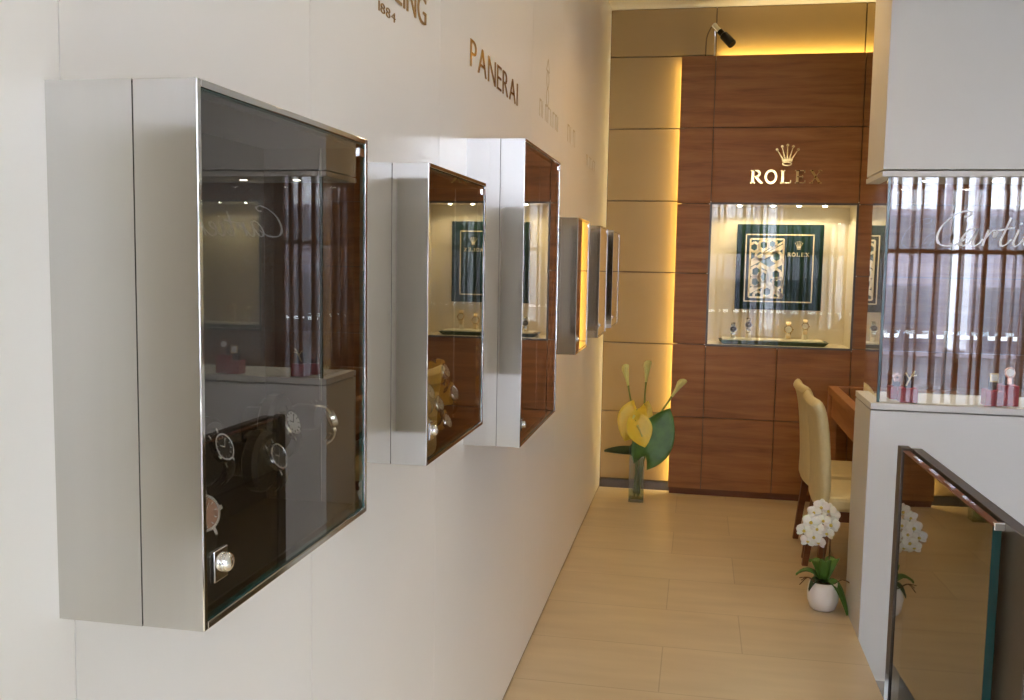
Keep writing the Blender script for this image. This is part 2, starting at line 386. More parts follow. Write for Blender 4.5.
# ------------------------------------------------------------------ wall cabinets
def cabinet(y0, y1, z0, z1, label, d=.17, dd=.098):
    o = thing('wall_cabinet', label, 'display cabinet', (0, (y0+y1)/2, z0), 'steel display cabinets along the white wall')
    w = .012; b = MB()
    b.box(0, dd, y0, y0+w, z0, z1); b.box(0, dd, y1-w, y1, z0, z1); b.box(0, dd, y0+w, y1-w, z0, z0+w); b.box(0, dd, y0+w, y1-w, z1-w, z1)
    b.build('cabinet_body', M['steel'], o)
    MB().box(0.0005, .008, y0+w, y1-w, z0+w, z1-w).build('back_panel', M['interior'], o)
    e = dd+.001; q = .008; b = MB()
    b.box(e, d, y0, y0+q, z0, z1); b.box(e, d, y1-q, y1, z0, z1); b.box(e, d, y0+q, y1-q, z0, z0+q); b.box(e, d, y0+q, y1-q, z1-q, z1)
    df = b.build('door_frame', M['steel'], o, bevel=.0012)
    MB().box(dd-.002, e+.002, y0+.004, y1-.004, z0+.004, z0+.008).box(dd-.002, e+.002, y0+.004, y1-.004, z1-.008, z1-.004).box(dd-.002, e+.002, y0+.003, y0+.006, z0+.004, z1-.004).box(dd-.002, e+.002, y1-.006, y1-.003, z0+.004, z1-.004).build('door_seal', M['seal'], o)
    i = q+.001
    # inner lining in the door so that the box reads dark behind the smoked pane
    MB().box(e+.002, d-.018, y0+q, y0+q+.002, z0+q, z1-q).box(e+.002, d-.018, y1-q-.002, y1-q, z0+q, z1-q).box(.009, d-.018, y0+w+.001, y1-w-.001, z0+w, z0+w+.002).box(.009, d-.018, y0+w+.001, y1-w-.001, z1-w-.002, z1-w).box(.009, dd, y0+w, y0+w+.002, z0+w, z1-w).box(.009, dd, y1-w-.002, y1-w, z0+w, z1-w).build('lining', M['interior'], o)
    p0, p1 = d-.0085, d-.0025
    pane = MB().box(p0, p1, y0+i, y1-i, z0+i, z1-i).build('glass_pane', M['smoked'], o)
    eg = MB(); t = .0016
    eg.box(p0-.0005, p1+.0006, y0+i-.0005, y0+i+t, z0+i, z1-i).box(p0-.0005, p1+.0006, y1-i-t, y1-i+.0005, z0+i, z1-i).box(p0-.0005, p1+.0006, y0+i, y1-i, z0+i-.0005, z0+i+t).box(p0-.0005, p1+.0006, y0+i, y1-i, z1-i-t, z1-i+.0005)
    eg.build('glass_edge', M['smokededge'], pane)
    ly, lz = y0+.042, z0+.062
    lk = MB(); lk.box(p1, p1+.003, ly-.020, ly+.010, lz-.017, lz+.017); lo = lk.build('lock', M['chrome'], o, bevel=.001)
    m = Matrix.Translation((p1+.003, ly+.003, lz)) @ Matrix.Rotation(PI/2, 4, 'Y')
    k = MB(); k.lathe([(.0105, 0), (.0105, .004), (.0088, .0068), (.005, .0085), (.0015, .009)], 20, m); k.build('lock_barrel', M['chrome'], lo, smooth=True)
    MB().box(p1, p1+.003, y1-.035, y1-.018, z1-.028, z1-.016).build('hinge_clip', M['chrome'], o)
    return o
AZ0, AZ1 = 1.255, 1.824
cabinet(.895, 1.396, AZ0, AZ1, 'nearest and largest looking steel wall cabinet with dark glass, watches inside')
cabinet(1.731, 2.215, AZ0, AZ1, 'second steel wall cabinet from the viewer, silver watches on mustard cushions inside')
cabinet(2.715, 3.414, 1.102, 1.99, 'tall steel wall cabinet below the long dark lettering')
cabinet(3.961, 4.378, AZ0, AZ1, 'narrow steel cabinet just beyond the tall one, glass glowing yellow')
cabinet(4.872, 5.27, AZ0, AZ1, 'second-farthest small steel cabinet on the white wall')
cabinet(5.62, 6.057, AZ0, AZ1, 'farthest small steel cabinet near the beige corner')
# the next one of the row, just outside the frame: mirrored in the near side of the first cabinet
cabinet(.06, .56, AZ0, AZ1, 'steel cabinet beside the viewer, seen only mirrored in the nearest cabinet side')

# goods inside the first cabinet
zf = AZ0+.0145
def block(x0, x1, y0, y1, z0, z1, label, name='watch_stand', m='black', cat='watch stand', group=None):
    return tag(MB().box(x0, x1, y0, y1, z0, z1).build(name, M[m], bevel=.003, off=((x0+x1)/2, (y0+y1)/2, z0)), label, cat, group)
def cushion(y, z, r, label, m='black', x0=.012, x1=.085, group=None):
    mt = Matrix.Translation((x0, y, z)) @ Matrix.Rotation(PI/2, 4, 'Y'); h = x1-x0
    o = thing('watch_cushion', label, 'watch stand', (x0, y, z), group)
    MB().lathe([(r*.55, 0), (r*.55, h*.55)], 20, mt).build('peg', M[m], o)
    MB().lathe([(r*.8, h*.55), (r, h*.65), (r, h*.9), (r*.85, h)], 24, mt).build('pad', M[m], o, smooth=False)
    return o
NR = (1, -.25, .25); UP = (.1, .45, 1)
cushion(1.107, 1.40, .045, 'black round watch cushion in the near corner of nearest cabinet', x1=.068)
NR = (1, -.10, .42); UQ = (0, -.28, 1)
watch_at(frame_mtx((.079, 1.107, 1.405), NR, UQ), .0195, 'silver watch with dark dial above the lock of the nearest cabinet', 'watches in the nearest cabinet', 'darkdial', 'chrome')
watch_at(frame_mtx((.118, .985, 1.355), (1, -.5, .3), (0, -.1, 1)), .023, 'rose toned watch half hidden by the near door frame', 'watches in the nearest cabinet', 'pink', 'chrome')
cushion(1.268, 1.355, .045, 'black round watch cushion of the lower middle watch in nearest cabinet', x1=.068)
watch_at(frame_mtx((.079, 1.268, 1.361), NR, UQ), .0205, 'silver watch, lower of the two in the middle of nearest cabinet', 'watches in the nearest cabinet', 'darkdial', 'chrome')
cushion(1.318, 1.40, .045, 'black round watch cushion behind upper middle watch in nearest cabinet', x1=.068)
watch_at(frame_mtx((.079, 1.318, 1.402), NR, UQ), .0205, 'silver watch, upper of the two in the middle of nearest cabinet', 'watches in the nearest cabinet', 'silverdial', 'chrome')
watch_at(frame_mtx((.125, 1.362, 1.405), (.9, .62, .40), (0, -.5, 1)), .016, 'silver bracelet watch seen edge-on at far side of nearest cabinet', 'watches in the nearest cabinet', 'silverdial', 'chrome', 'steel')
cushion(1.36, 1.405, .02, 'small black peg cushion at far side of nearest cabinet', x1=.105)

# second cabinet: gold watches on mustard cushions
k = 0
for y, z, n in ((1.915, 1.37, 'near upper'), (1.90, 1.305, 'near lower'), (2.04, 1.40, 'middle top'), (1.99, 1.335, 'middle'), (2.06, 1.285, 'middle lowest'), (2.12, 1.34, 'far')):
    mt = Matrix.Translation((.012, y, z)) @ Matrix.Rotation(PI/2, 4, 'Y')
    c = MB().lathe([(.02, 0), (.026, .03), (.031, .08), (.026, .105)], 20, mt).build('watch_cushion', M['mustard'], smooth=False, off=(.012, y, z))
    tag(c, 'mustard yellow watch cushion, %s one in the second cabinet' % n, 'watch stand', 'mustard cushions in the second cabinet')
    watch_at(frame_mtx((.120, y, z), NR, (0, -.4, 1)), .019, 'silver watch on the %s mustard cushion of the second cabinet' % n, 'watches in the second cabinet', 'creamdial', 'chrome', 'steel')
    k += 1
for y, z, n in ((2.86, 1.22, 'near'), (3.0, 1.20, 'middle'), (3.14, 1.22, 'far')):
    cushion(y, z, .04, 'black round watch cushion, %s one in the tall cabinet' % n, x1=.06, group='cushions in the tall cabinet')
    watch_at(frame_mtx((.073, y, z), NR, (0, -.4, 1)), .019, 'silver watch on the %s cushion of the tall cabinet' % n, 'watches in the tall cabinet', 'darkdial', 'steel')

# ------------------------------------------------------------------ lettering on the left wall
o = thing('wall_lettering', 'gold capital lettering cut by the top of the photo, above the second cabinet', 'lettering', (0, 1.9, 2.2))
word(o, 'BREITLING', 1.75, 2.279, 2.198, .064, .003, fw, M['lettergold'])
o = thing('wall_numerals', 'small gold numerals under the lettering at the top of the photo', 'lettering', (0, 2.0, 2.14))
word(o, '1884', 1.935, 2.045, 2.152, .020, .002, fw, M['lettergold'])
o = thing('wall_lettering', 'long dark gold capital lettering above the tall cabinet', 'lettering', (0, 3.1, 2.19))
word(o, 'PANERAI', 2.735, 3.460, 2.196, .078, .003, fw, M['lettergold'])
# faint far signs: an emblem over two worn, unreadable lines, then two more blurred signs
o = thing('wall_emblem', 'faint emblem of loops and triangle high on the wall past the tall cabinet', 'emblem', (0, 4.15, 2.4))
e = MB(); tri = [(4.11, 2.45), (4.15, 2.50), (4.19, 2.45)]
e.ribbon(tri+[tri[0]], .006, 0, .0012, fw)
e.build('triangle', M['faint'], o)
for dz in (0, .075): MB().ribbon(arc(4.15, 2.36+dz-.02, .03, .036, 0, 360, 18), .006, 0, .0012, fw).build('loop', M['faint'], o)
def scribble(label, y0, y1, z, h, n):
    o = thing('wall_lettering', label, 'lettering', (0, (y0+y1)/2, z))
    st = (y1-y0)/n
    for k in range(n):
        y = y0+k*st; b = MB(); w = st*.62; f_ = fw
        b.ribbon([(y+.1*w, z), (y+.1*w, z+h)], .009, 0, .001, f_)
        if k % 3 != 1: b.ribbon([(y, z+h*.95), (y+w, z+h*.95)], .008, 0, .001, f_)
        if k % 2 == 0: b.ribbon([(y+w, z), (y+w, z+h*.9)], .008, 0, .001, f_)
        b.build('letter', M['faint'], o)
scribble('faint row of letters below the loop emblem', 3.95, 4.53, 2.235, .07, 8)
scribble('faint short sign above the gap past the narrow yellow cabinet', 4.80, 5.12, 2.235, .085, 3)
scribble('farthest faint sign high on the wall near the corner', 5.62, 6.1, 2.20, .06, 7)

# ------------------------------------------------------------------ counter with glass case
dc = thing('display_case', 'white counter with glass case and white script lettering', 'display case', (XA, YF, ZL))
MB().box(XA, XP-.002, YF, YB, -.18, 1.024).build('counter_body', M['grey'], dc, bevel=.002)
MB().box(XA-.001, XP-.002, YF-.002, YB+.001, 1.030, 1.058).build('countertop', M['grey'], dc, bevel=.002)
MB().box(XA+.03, XP-.01, YF+.03, YB-.03, ZL, -.18).build('plinth', M['plinth'], dc)
gx, gy = XA+.028, YF+.022
MB().box(gx+.012, XP-.01, gy, gy+.01, 1.058, 2.022).build('front_glass', M['frontglass'], dc)
MB().box(gx, gx+.01, gy+.012, YB-.034, 1.058, 2.022).build('side_glass', M['caseglass'], dc)
MB().box(gx+.012, XP-.01, YB-.03, YB-.02, 1.058, 2.022).build('back_glass', M['caseglass'], dc)
eg = MB().box(gx-.001, gx+.0105, gy-.001, gy+.0105, 1.058, 2.022).build('glass_corner_edge', M['smokededge'], dc)
for i, x in enumerate((1.62, 1.90, 2.18, 2.46)):
    o = thing('case_spotlight', 'small bright spotlight under the soffit, %s from the left in the glass case' % ('first', 'second', 'third', 'fourth')[i], 'lamp', (x, 4.47, 2.022), 'spotlights inside the glass case')
    MB().lathe([(.026, -.006), (.026, 0)], 20, Matrix.Translation((x, 4.47, 2.0215))).build('ring', M['chrome'], o)
    MB().lathe([(.018, -.008), (.018, -.0062)], 16, Matrix.Translation((x, 4.47, 2.0215))).build('bulb', M['spotglow'], o)
# script lettering on the front glass (strokes traced as pen paths)
fg = lambda s, t, d: (1.643+(s-200)*.00150, gy-.0003-d, 1.738+(245-t)*.00150)
strokes = [
 [(270,166),(284,163),(289,153),(275,149),(250,158),(222,180),(206,206),(202,228),(211,243),(232,247),(258,240),(278,226)],
 [(306,203),(298,197),(284,203),(270,220),(264,236),(270,246),(283,239),(297,220),(306,203)], [(308,198),(300,222),(296,238),(301,246),(314,238),(322,226)],
 [(322,246),(328,224),(336,200)], [(328,226),(342,207),(352,202),(359,206)], [(359,206),(352,222),(352,206)],
 [(392,166),(378,205),(368,232),(371,245),(384,240),(396,226)], [(358,203),(378,199),(402,194)],
 [(414,199),(406,222),(401,238),(406,246),(418,238),(426,226)], [(420,180),(419,184),(418,186)],
 [(426,226),(440,222),(452,210),(450,201),(440,203),(430,220),(430,238),(440,246),(456,238),(468,224)],
 [(466,246),(472,224),(480,200)], [(472,226),(486,207),(496,202),(504,208)]]
for st in strokes:
    p = spl(st, 6); n = len(p); w = []
    for i in range(n):
        a, c = p[max(i-1,0)], p[min(i+1,n-1)]; dx, dy = c[0]-a[0], c[1]-a[1]; l = math.hypot(dx, dy) or 1
        w.append(2.6+5.0*abs(dx/l*.55+dy/l*.83 if dy*dx < 0 or abs(dy) > abs(dx) else .15))
    MB().ribbon(p, w, 0, .0016, fg).build('script_stroke', M['whiteink'], dc)

# red blocks with jewellery in the case
def jewel(x, y, s, h, label, kind):
    o = thing('jewellery_stand', label, 'jewellery stand', (x, y, 1.058), 'red jewellery stands in the glass case')
    MB().box(x-s/2, x+s/2, y-s/2, y+s/2, 1.0585, 1.0585+h).build('block', M['red'], o, bevel=.003)
    z = 1.0585+h
    MB().box(x-s*.22, x+s*.22, y-.008, y+.012, z, z+s*.75).build('post', M['black'], o, bevel=.003)
    zc = z+s*.62
    if kind == 0:   # twig brooch
        t = MB(); t.tube(spl([(x-.01, y-.012, z+.01), (x+.004, y-.016, zc), (x+.022, y-.016, zc+.03)]), .0035); t.tube(spl([(x+.002, y-.015, zc-.005), (x-.016, y-.016, zc+.022)]), .003)
        t.tube(spl([(x+.01, y-.016, zc+.008), (x+.03, y-.016, zc+.012)]), .0025); t.build('brooch', M['palegold'], o, smooth=True)
    elif kind == 1: # flower brooch
        t = MB()
        for k in range(5):
            a = k*2*PI/5+.3; t.lathe([(.002, -.002), (.009, -.001), (.009, .001), (.002, .002)], 10, Matrix.Translation((x+.013*math.cos(a), y-.013, zc+.013*math.sin(a))) @ Matrix.Rotation(PI/2, 4, 'X'))
        t.build('brooch', M['pink'], o)
    else:           # watch head on the post
        mt = frame_mtx((x, y-.014, zc+.01), (0, -1, .15), (0, 0, 1)); sq = kind == 2; t = MB()
        if sq: t.xbox(mtx_off(mt, 0, 0, 0), .034, .038, .007)
        else: t.lathe([(.021, -.004), (.024, 0), (.021, .004)], 20, mt)
        wc = t.build('watch_case', M['palegold' if sq else 'pink'], o, bevel=.001)
        d = MB()
        if sq: d.xbox(mtx_off(mt, 0, 0, .004), .024, .028, .002)
        else: d.lathe([(.016, .003), (.016, .005)], 20, mt)
        d.build('dial', M['whitepaint'], wc)
        t = MB(); t.xbox(mtx_off(mt, 0, -.034, -.003), .02, .034, .003); t.build('strap', M['pink' if kind == 3 else 'black'], o, bevel=.001)
def mtx_off(m, x, y, z): return m @ Matrix.Translation((x, y, z))
jewel(1.545, 4.50, .066, .055, 'red jewellery block with pale flower brooch, leftmost in the glass case', 1)
jewel(1.575, 4.405, .072, .062, 'red jewellery block with twig brooch, second from left in the glass case', 0)
jewel(1.915, 4.40, .070, .068, 'red block holding a square watch, third from left in the glass case', 2)
jewel(1.985, 4.43, .072, .088, 'tall red block with round rose watch, fourth from left in the glass case', 3)
jewel(2.30, 4.41, .070, .068, 'red block with square watch, at the right beyond the photo edge', 2)
jewel(2.372, 4.44, .072, .088, 'tall red block with twig brooch, at the right beyond the photo edge', 0)

# ------------------------------------------------------------------ low glass-fronted screen by the steps
pm_ = V((1.495, 3.92, 0)); pn = V((1.527, 2.63, 0)); dr = (pn-pm_).normalized(); nr = V((dr.y, -dr.x, 0)); nr = -nr if nr.x > 0 else nr
def pl(a, off, z): q = pm_+dr*a+nr*off; return (q.x, q.y, z)
def slab(mb, a0, a1, o0, o1, z0, z1):
    return mb.add([pl(a0,o0,z0), pl(a1,o0,z0), pl(a1,o1,z0), pl(a0,o1,z0), pl(a0,o0,z1), pl(a1,o0,z1), pl(a1,o1,z1), pl(a0,o1,z1)], [(0,3,2,1),(4,5,6,7),(0,1,5,4),(1,2,6,5),(2,3,7,6),(3,0,4,7)])
LEN = (pn-pm_).length
gs = thing('glass_screen', 'low dark metal screen faced with a reflecting glass pane, bottom right', 'screen', tuple(pm_+V((0,0,ZL))))
slab(MB(), 0, LEN, -.045, -.005, ZL, .942).build('metal_panel', M['bronze'], gs, bevel=.002)
slab(MB(), -.05, .014, -.005, .034, ZL, .942).build('side_profile', M['bronze'], gs)
ga1 = 1.085
pane = slab(MB(), .018, ga1, .004, .028, ZL+.02, .930).build('glass_pane', M['mirrorglass'], gs)
slab(MB(), ga1, ga1+.003, .004, .028, ZL+.02, .930).build('glass_edge', M['smokededge'], pane)
slab(MB(), .016, ga1, .004, .0285, .930, .934).build('top_rail', M['darkwood'], gs)
for k, a in enumerate((.14, .36, .56, .76)): slab(MB(), a, a+.09, .008, .021, .934, .937).build('clip', M['chrome'], gs)
slab(MB(), ga1-.012, ga1+.006, -.005, .025, .918, .940).build('corner_clip', M['chrome'], gs, bevel=.002)

# ------------------------------------------------------------------ niches in the panelling
def niche(x0, x1, z0, z1, label, main=True):
    o = thing('display_niche', label, 'display niche', (x0, YP, z0))
    D = .33; y1 = YP+D; t = .02; b = MB()
    b.box(x0, x1, y1, y1+t, z0, z1); b.box(x0-t, x0, YP+.002, y1, z0-t, z1+t); b.box(x1, x1+t, YP+.002, y1, z0-t, z1+t); b.box(x0, x1, YP+.002, y1, z0-t, z0); b.box(x0, x1, YP+.002, y1, z1, z1+t)
    b.build('lining', M['niche'], o)
    f = .012; b = MB(); b.box(x0-f, x0+.002, YP-.006, YP+.004, z0-f, z1+f); b.box(x1-.002, x1+f, YP-.006, YP+.004, z0-f, z1+f); b.box(x0, x1, YP-.006, YP+.004, z0-f, z0+.002); b.box(x0, x1, YP-.006, YP+.004, z1-.002, z1+f)
    b.build('frame', M['bronze'], o)
    MB().box(x0+.002, x1-.002, YP-.003, YP+.003, z0+.002, z1-.002).build('glass_pane', M['glass'], o)
    for k in range(4 if main else 3):
        x = x0+(x1-x0)*((.2, .44, .62, .80)[k])
        MB().lathe([(.013, -.006), (.013, 0)], 14, Matrix.Translation((x, YP+.14, z1))).build('spotlight', M['spotglow'], o)
    return o
niche(NX0, NX1, NZ0, NZ1, 'glazed niche with pale lining set in the wood panelling')
niche(N2X0, N2X1, NZ0, NZ1, 'second glazed niche hidden behind the white counter case', False)
YN = YP+.33
fe = lambda s, t, d: (s, YN-d, t)
SX0, SX1, SZ0, SZ1 = .924, 1.520, 1.318, 1.925           # the board on the niche's back wall
bo = thing('advertising_board', 'dark green board with gold lattice picture inside the niche', 'board', (SX0, YN, SZ0))
MB().box(SX0, SX1, YN-.045, YN-.001, SZ0, SZ1).build('panel', M['green'], bo, bevel=.003)
fe2 = lambda s, t, d: (s, YN-.045-d, t)
iw0, iw1, iz0, iz1 = .984, 1.456, 1.372, 1.856
b = MB(); t = .008
for q in ((iw0, iw1, iz0, iz0+t), (iw0, iw1, iz1-t, iz1), (iw0, iw0+t, iz0, iz1), (iw1-t, iw1, iz0, iz1)): b.box(q[0], q[1], YN-.048, YN-.045, q[2], q[3])
b.build('gold_border', M['palegold'], bo)
px0, px1, pz0, pz1 = 1.018, 1.248, 1.405, 1.820
MB().box(px0, px1, YN-.047, YN-.0452, pz0, pz1).build('picture_ground', M['greentray'], bo)
# lattice: bars of a cut-out gold pattern, clipped to the picture
b = MB(); fl = lambda s, t, d: (px0+s*(px1-px0), YN-.047-d, pz0+t*(pz1-pz0))
def clip(p, q):
    out = []
    for k in range(9):
        a = (p[0]+(q[0]-p[0])*k/8, p[1]+(q[1]-p[1])*k/8)
        if 0 <= a[0] <= 1 and 0 <= a[1] <= 1: out.append(a)
    return out if len(out) > 1 else None
def bar(p, q, w):
    c = clip(p, q)
    if c:
        A = [fl(*x, 0) for x in c]; sx, sz = px1-px0, pz1-pz0; pts2 = [(x[0]*sx, x[1]*sz) for x in c]
        b.ribbon(pts2, w, 0, .006, lambda s, t, d: (px0+s, YN-.047-d, pz0+t))
for p, q, w in (((0,.56),(1,.88),.03), ((0,.62),(1,.96),.012), ((0,.10),(.55,.26),.036), ((1,.02),(.55,.26),.036), ((.55,.26),(.6,.48),.034), ((.6,.48),(1,.62),.03), ((.6,.48),(.28,.58),.028), ((0,0),(1,0),.012), ((0,1),(1,1),.012), ((0,0),(0,1),.012), ((1,0),(1,1),.012)):
    bar(p, q, w)
def hexa(cx, cz, r, w):
    P = [(cx+r*math.cos(PI/3*k+PI/6), cz+r*.60*math.sin(PI/3*k+PI/6)) for k in range(7)]
    for p, q in zip(P, P[1:]): bar(p, q, w)
for cx, cz, r in ((.2,.44,.17), (.2,.27,.17), (.42,.355,.17), (.8,.40,.16), (.86,.25,.16), (.55,.10,.16), (.28,.02,.14), (.85,.02,.15), (.8,.70,.16), (.3,.72,.14), (.12,.86,.14), (.4,.90,.15), (.66,.92,.13)): hexa(cx, cz, r, .017)
b.build('gold_lattice', M['palegold'], bo)
# serif capitals
def serif_word(root, sx, sz, w, h, f, d, m, each='letter'):
    gw = w/4.62; x = sx
    for ch in 'ROLEX':
        b = MB(); st = .17*gw; th = .07*gw; se = .075*gw
        P = lambda u, v: (x+u*gw*.78, sz+v*h)
        R_ = lambda pts, ww: b.ribbon([P(*q) for q in pts], ww, 0, d, f)
        def serif(u, v, half=.2): R_([(u-half, v), (u+half, v)], se)
        if ch in 'RLE': R_([(.2, 0), (.2, 1)], st); serif(.2, .03); serif(.2, .97)
        if ch == 'R':
            R_([(.2, .96), (.5, .96)], th); R_(arc(.5, .74, .26, .22, 90, -90), st*.8); R_([(.2, .52), (.5, .52)], th); R_([(.45, .5), (.9, .03)], st); serif(.92, .03, .13)
        if ch == 'O': R_(arc(.5, .5, .44, .47, 0, 360, 26), st*.85)
        if ch == 'L': R_([(.2, .04), (.85, .04)], se); R_([(.86, 0), (.88, .26)], th)
        if ch == 'E':
            for v in (.04, .5, .96): R_([(.2, v), (.82 if v != .5 else .62, v)], th)
            R_([(.83, 0), (.85, .24)], th); R_([(.8, 1), (.8, .78)], th); R_([(.62, .4), (.62, .6)], th)
        if ch == 'X': R_([(.15, .97), (.85, .03)], st); R_([(.85, .97), (.15, .03)], th); [serif(u, v, .15) for u in (.14, .86) for v in (.03, .97)]
        b.build(each, m, root); x += gw*(.95 if ch != 'O' else 1.0)
def crown(b, cx, z0, w, h, f, d):
    b.ribbon(arc(cx, z0+h*.1, w*.2, h*.07, 0, 360, 18), h*.05, 0, d, f)
    b.prism([(cx-w*.22, z0+h*.2), (cx+w*.22, z0+h*.2), (cx+w*.25, z0+h*.34), (cx-w*.25, z0+h*.34)], 0, d, f)
    for k, (u, v) in enumerate(((-.46, .76), (-.24, .9), (0, .96), (.24, .9), (.46, .76))):
        b.prism([(cx+u*w*.42-w*.045, z0+h*.33), (cx+u*w*.42+w*.045, z0+h*.33), (cx+u*w+w*.012, z0+h*v), (cx+u*w-w*.012, z0+h*v)], 0, d, f)
        b.prism(arc(cx+u*w, z0+h*v, w*.06, w*.06, 0, 340, 12), 0, d, f)
serif_word(bo, 1.275, 1.70, .15, .026, fe2, .002, M['palegold'], 'board_letter')
b = MB(); crown(b, 1.352, 1.748, .055, .06, fe2, .002); b.build('crown_emblem', M['palegold'], bo)
fp = lambda s, t, d: (s, YP-.0005-d, t)
o = thing('panel_lettering', 'polished gold serif lettering on the wood panelling above the niche', 'lettering', (.99, YP, 2.19))
serif_word(o, .985, 2.190, .465, .088, fp, .012, M['gold'])
o = thing('crown_emblem', 'polished gold five-point crown above the serif lettering', 'emblem', (1.225, YP, 2.31))
b = MB(); crown(b, 1.222, 2.305, .150, .145, fp, .012); b.build('crown', M['gold'], o)

def tray(x0, x1, label, off=0):
    o = thing('display_tray', label, 'tray', ((x0+x1)/2, YP+.17, NZ0), 'trays in the niches')
    z = NZ0+.0005; y0, y1 = YP+.08, YP+.24
    b = MB(); b.add([(x0+.03,y0,z),(x1-.03,y0,z),(x1-.03,y1,z),(x0+.03,y1,z),(x0,y0-.02,z+.028),(x1,y0-.02,z+.028),(x1,y1+.02,z+.028),(x0,y1+.02,z+.028)], [(0,3,2,1),(4,5,6,7),(0,1,5,4),(1,2,6,5),(2,3,7,6),(3,0,4,7)])
    b.build('tray_body', M['greentray'], o, bevel=.002)
    MB().box(x0+.025, x1-.035, y0-.008, y1+.008, z+.0282, z+.038).build('pad', M['cream'], o, bevel=.002)
    return z+.0385
def niche_watch(x, z, h, label, kind):
    y = YP+.16
    o = thing('watch_holder', label.replace('watch on', 'holder under the watch on') if 'watch on' in label else label+' holder', 'watch stand', (x, y, z), 'watch holders in the niches')
    MB().lathe([(.022, 0), (.020, .004), (.016, h*.5), (.019, h)], 16, Matrix.Translation((x, y, z))).build('pedestal', M['cream'], o, smooth=False)
    mt = frame_mtx((x, y-.026, z+h+.012), (0, -1, .25), (0, 0, 1))
    MB().box(x-.014, x+.014, y-.018, y+.012, z+h, z+h+.03).build('cuff', M['cream'], o, bevel=.004)
    watch_at(mt, .026 if kind != 2 else .03, label, 'watches in the niches', 'creamdial' if kind else 'darkdial', 'gold' if kind != 0 else 'chrome', 'palegold' if kind else 'steel', straplen=1.3)
zt = tray(.815, 1.560, 'dark green tray with cream pad in the lettered niche')
niche_watch(.915, zt, .05, 'steel watch on the left end of the niche tray', 0)
niche_watch(1.02, zt, .085, 'tall dark-dial watch on the niche tray, second from left', 0)
niche_watch(1.292, zt, .06, 'wide gold watch on the niche tray, third from left', 2)
niche_watch(1.405, zt, .085, 'tall gold watch on the niche tray, rightmost', 1)
# second niche's contents, glimpsed through the case and in the cabinet glass
zt = tray(3.0, 3.72, 'dark green tray in the second niche')
niche_watch(3.12, zt, .06, 'gold watch on left of the second niche tray', 2)
niche_watch(3.25, zt, .085, 'tall gold watch on the second niche tray', 1)

# ------------------------------------------------------------------ small spotlight above the panelling
sp = thing('spotlight', 'small black spotlight on a thin arm above the wood panelling', 'spotlight', (.716, YP+.02, 3.05))
a0 = V((.716, YP+.02, 3.05)); 
MB().tube([a0, a0+V((0,0,.13)), a0+V((-.005,-.01,.20))], .006).build('arm', M['chrome'], sp)
d_ = V((.62, -.35, -.72)).normalized(); c0 = V((.705, YP-.0, 3.250))
MB().tube([c0, c0+d_*.07], .02, 14).build('bracket', M['chrome'], sp)
MB().tube([c0+d_*.065, c0+d_*.10, c0+d_*.11, c0+d_*.20, c0+d_*.205], [.021, .021, .03, .031, .028], 18).build('housing', M['blackmetal'], sp)
MB().tube(spl([tuple(c0), (.690, YP+.0, 3.24), (.660, YP+.01, 3.17), (.656, YP+.02, 3.05)]), .004, 6).build('cable', M['joint'], sp)

# ------------------------------------------------------------------ vase and flowers
vx, vy, vh = .292, 6.56, .36
hw = .052
vs = thing('glass_vase', 'tall square clear glass vase on the floor by the far corner', 'vase', (vx, vy, 0))
b = MB(); w = .005
b.box(vx-hw, vx+hw, vy-hw, vy-hw+w, 0, vh); b.box(vx-hw, vx+hw, vy+hw-w, vy+hw, 0, vh); b.box(vx-hw, vx-hw+w, vy-hw+w, vy+hw-w, 0, vh); b.box(vx+hw-w, vx+hw, vy-hw+w, vy+hw-w, 0, vh); b.box(vx-hw+w, vx+hw-w, vy-hw+w, vy+hw-w, 0, .02)
b.build('vase_wall', glass('vase_glass', (.86,.90,.86), 1.6), vs)
MB().box(vx-hw+w+.001, vx+hw-w-.001, vy-hw+w+.001, vy+hw-w-.001, .021, .07).build('water', glass('vase_water', (.80,.82,.70), 1.0), vs)
def calla(tip, base, label, lean):
    base = V(base); tip = V(tip); o = thing('calla_lily', label, 'flower', tuple(base), 'calla lilies in the vase')
    mid = (base+tip)/2+V(lean); P = spl([tuple(base), tuple(mid), tuple(tip)], 8)
    MB().tube(P, .006, 8).build('stem', M['stem'], o, smooth=True)
    ax = (V(P[-1])-V(P[-3])).normalized(); m = frame_mtx(P[-1], ax, (1, .3, .1)); g_ = []
    for i in range(7):
        t = i/6; r = .007+.018*t**1.6; row = []
        for k in range(13):
            a = 2*PI*k/12; z = .12*t*(1+.28*(math.cos(a) if t > .5 else 0)*(t-.5)*2); rr = r*(1+.35*max(0, math.cos(a))*t)
            row.append(m @ V((rr*math.cos(a), rr*math.sin(a), z)))
        g_.append(row)
    MB().sheet(g_, .003).build('spathe', M['calla'], o, smooth=True)
    MB().tube([m @ V((0,0,.02)), m @ V((0,0,.07)), m @ V((0,0,.11))], [.006, .006, .002], 8).build('spadix', M['lip'], o, smooth=True)
calla((.215, 6.55, .80), (vx-.012, vy, .03), 'calla lily leaning to the left of the vase', (.03, 0, .02))
calla((.335, 6.55, .83), (vx+.008, vy-.01, .03), 'upright calla lily in the middle of the vase', (.0, 0, .0))
calla((.512, 6.54, .74), (vx+.015, vy+.01, .03), 'calla lily bending right over the big leaf', (-.06, 0, .05))
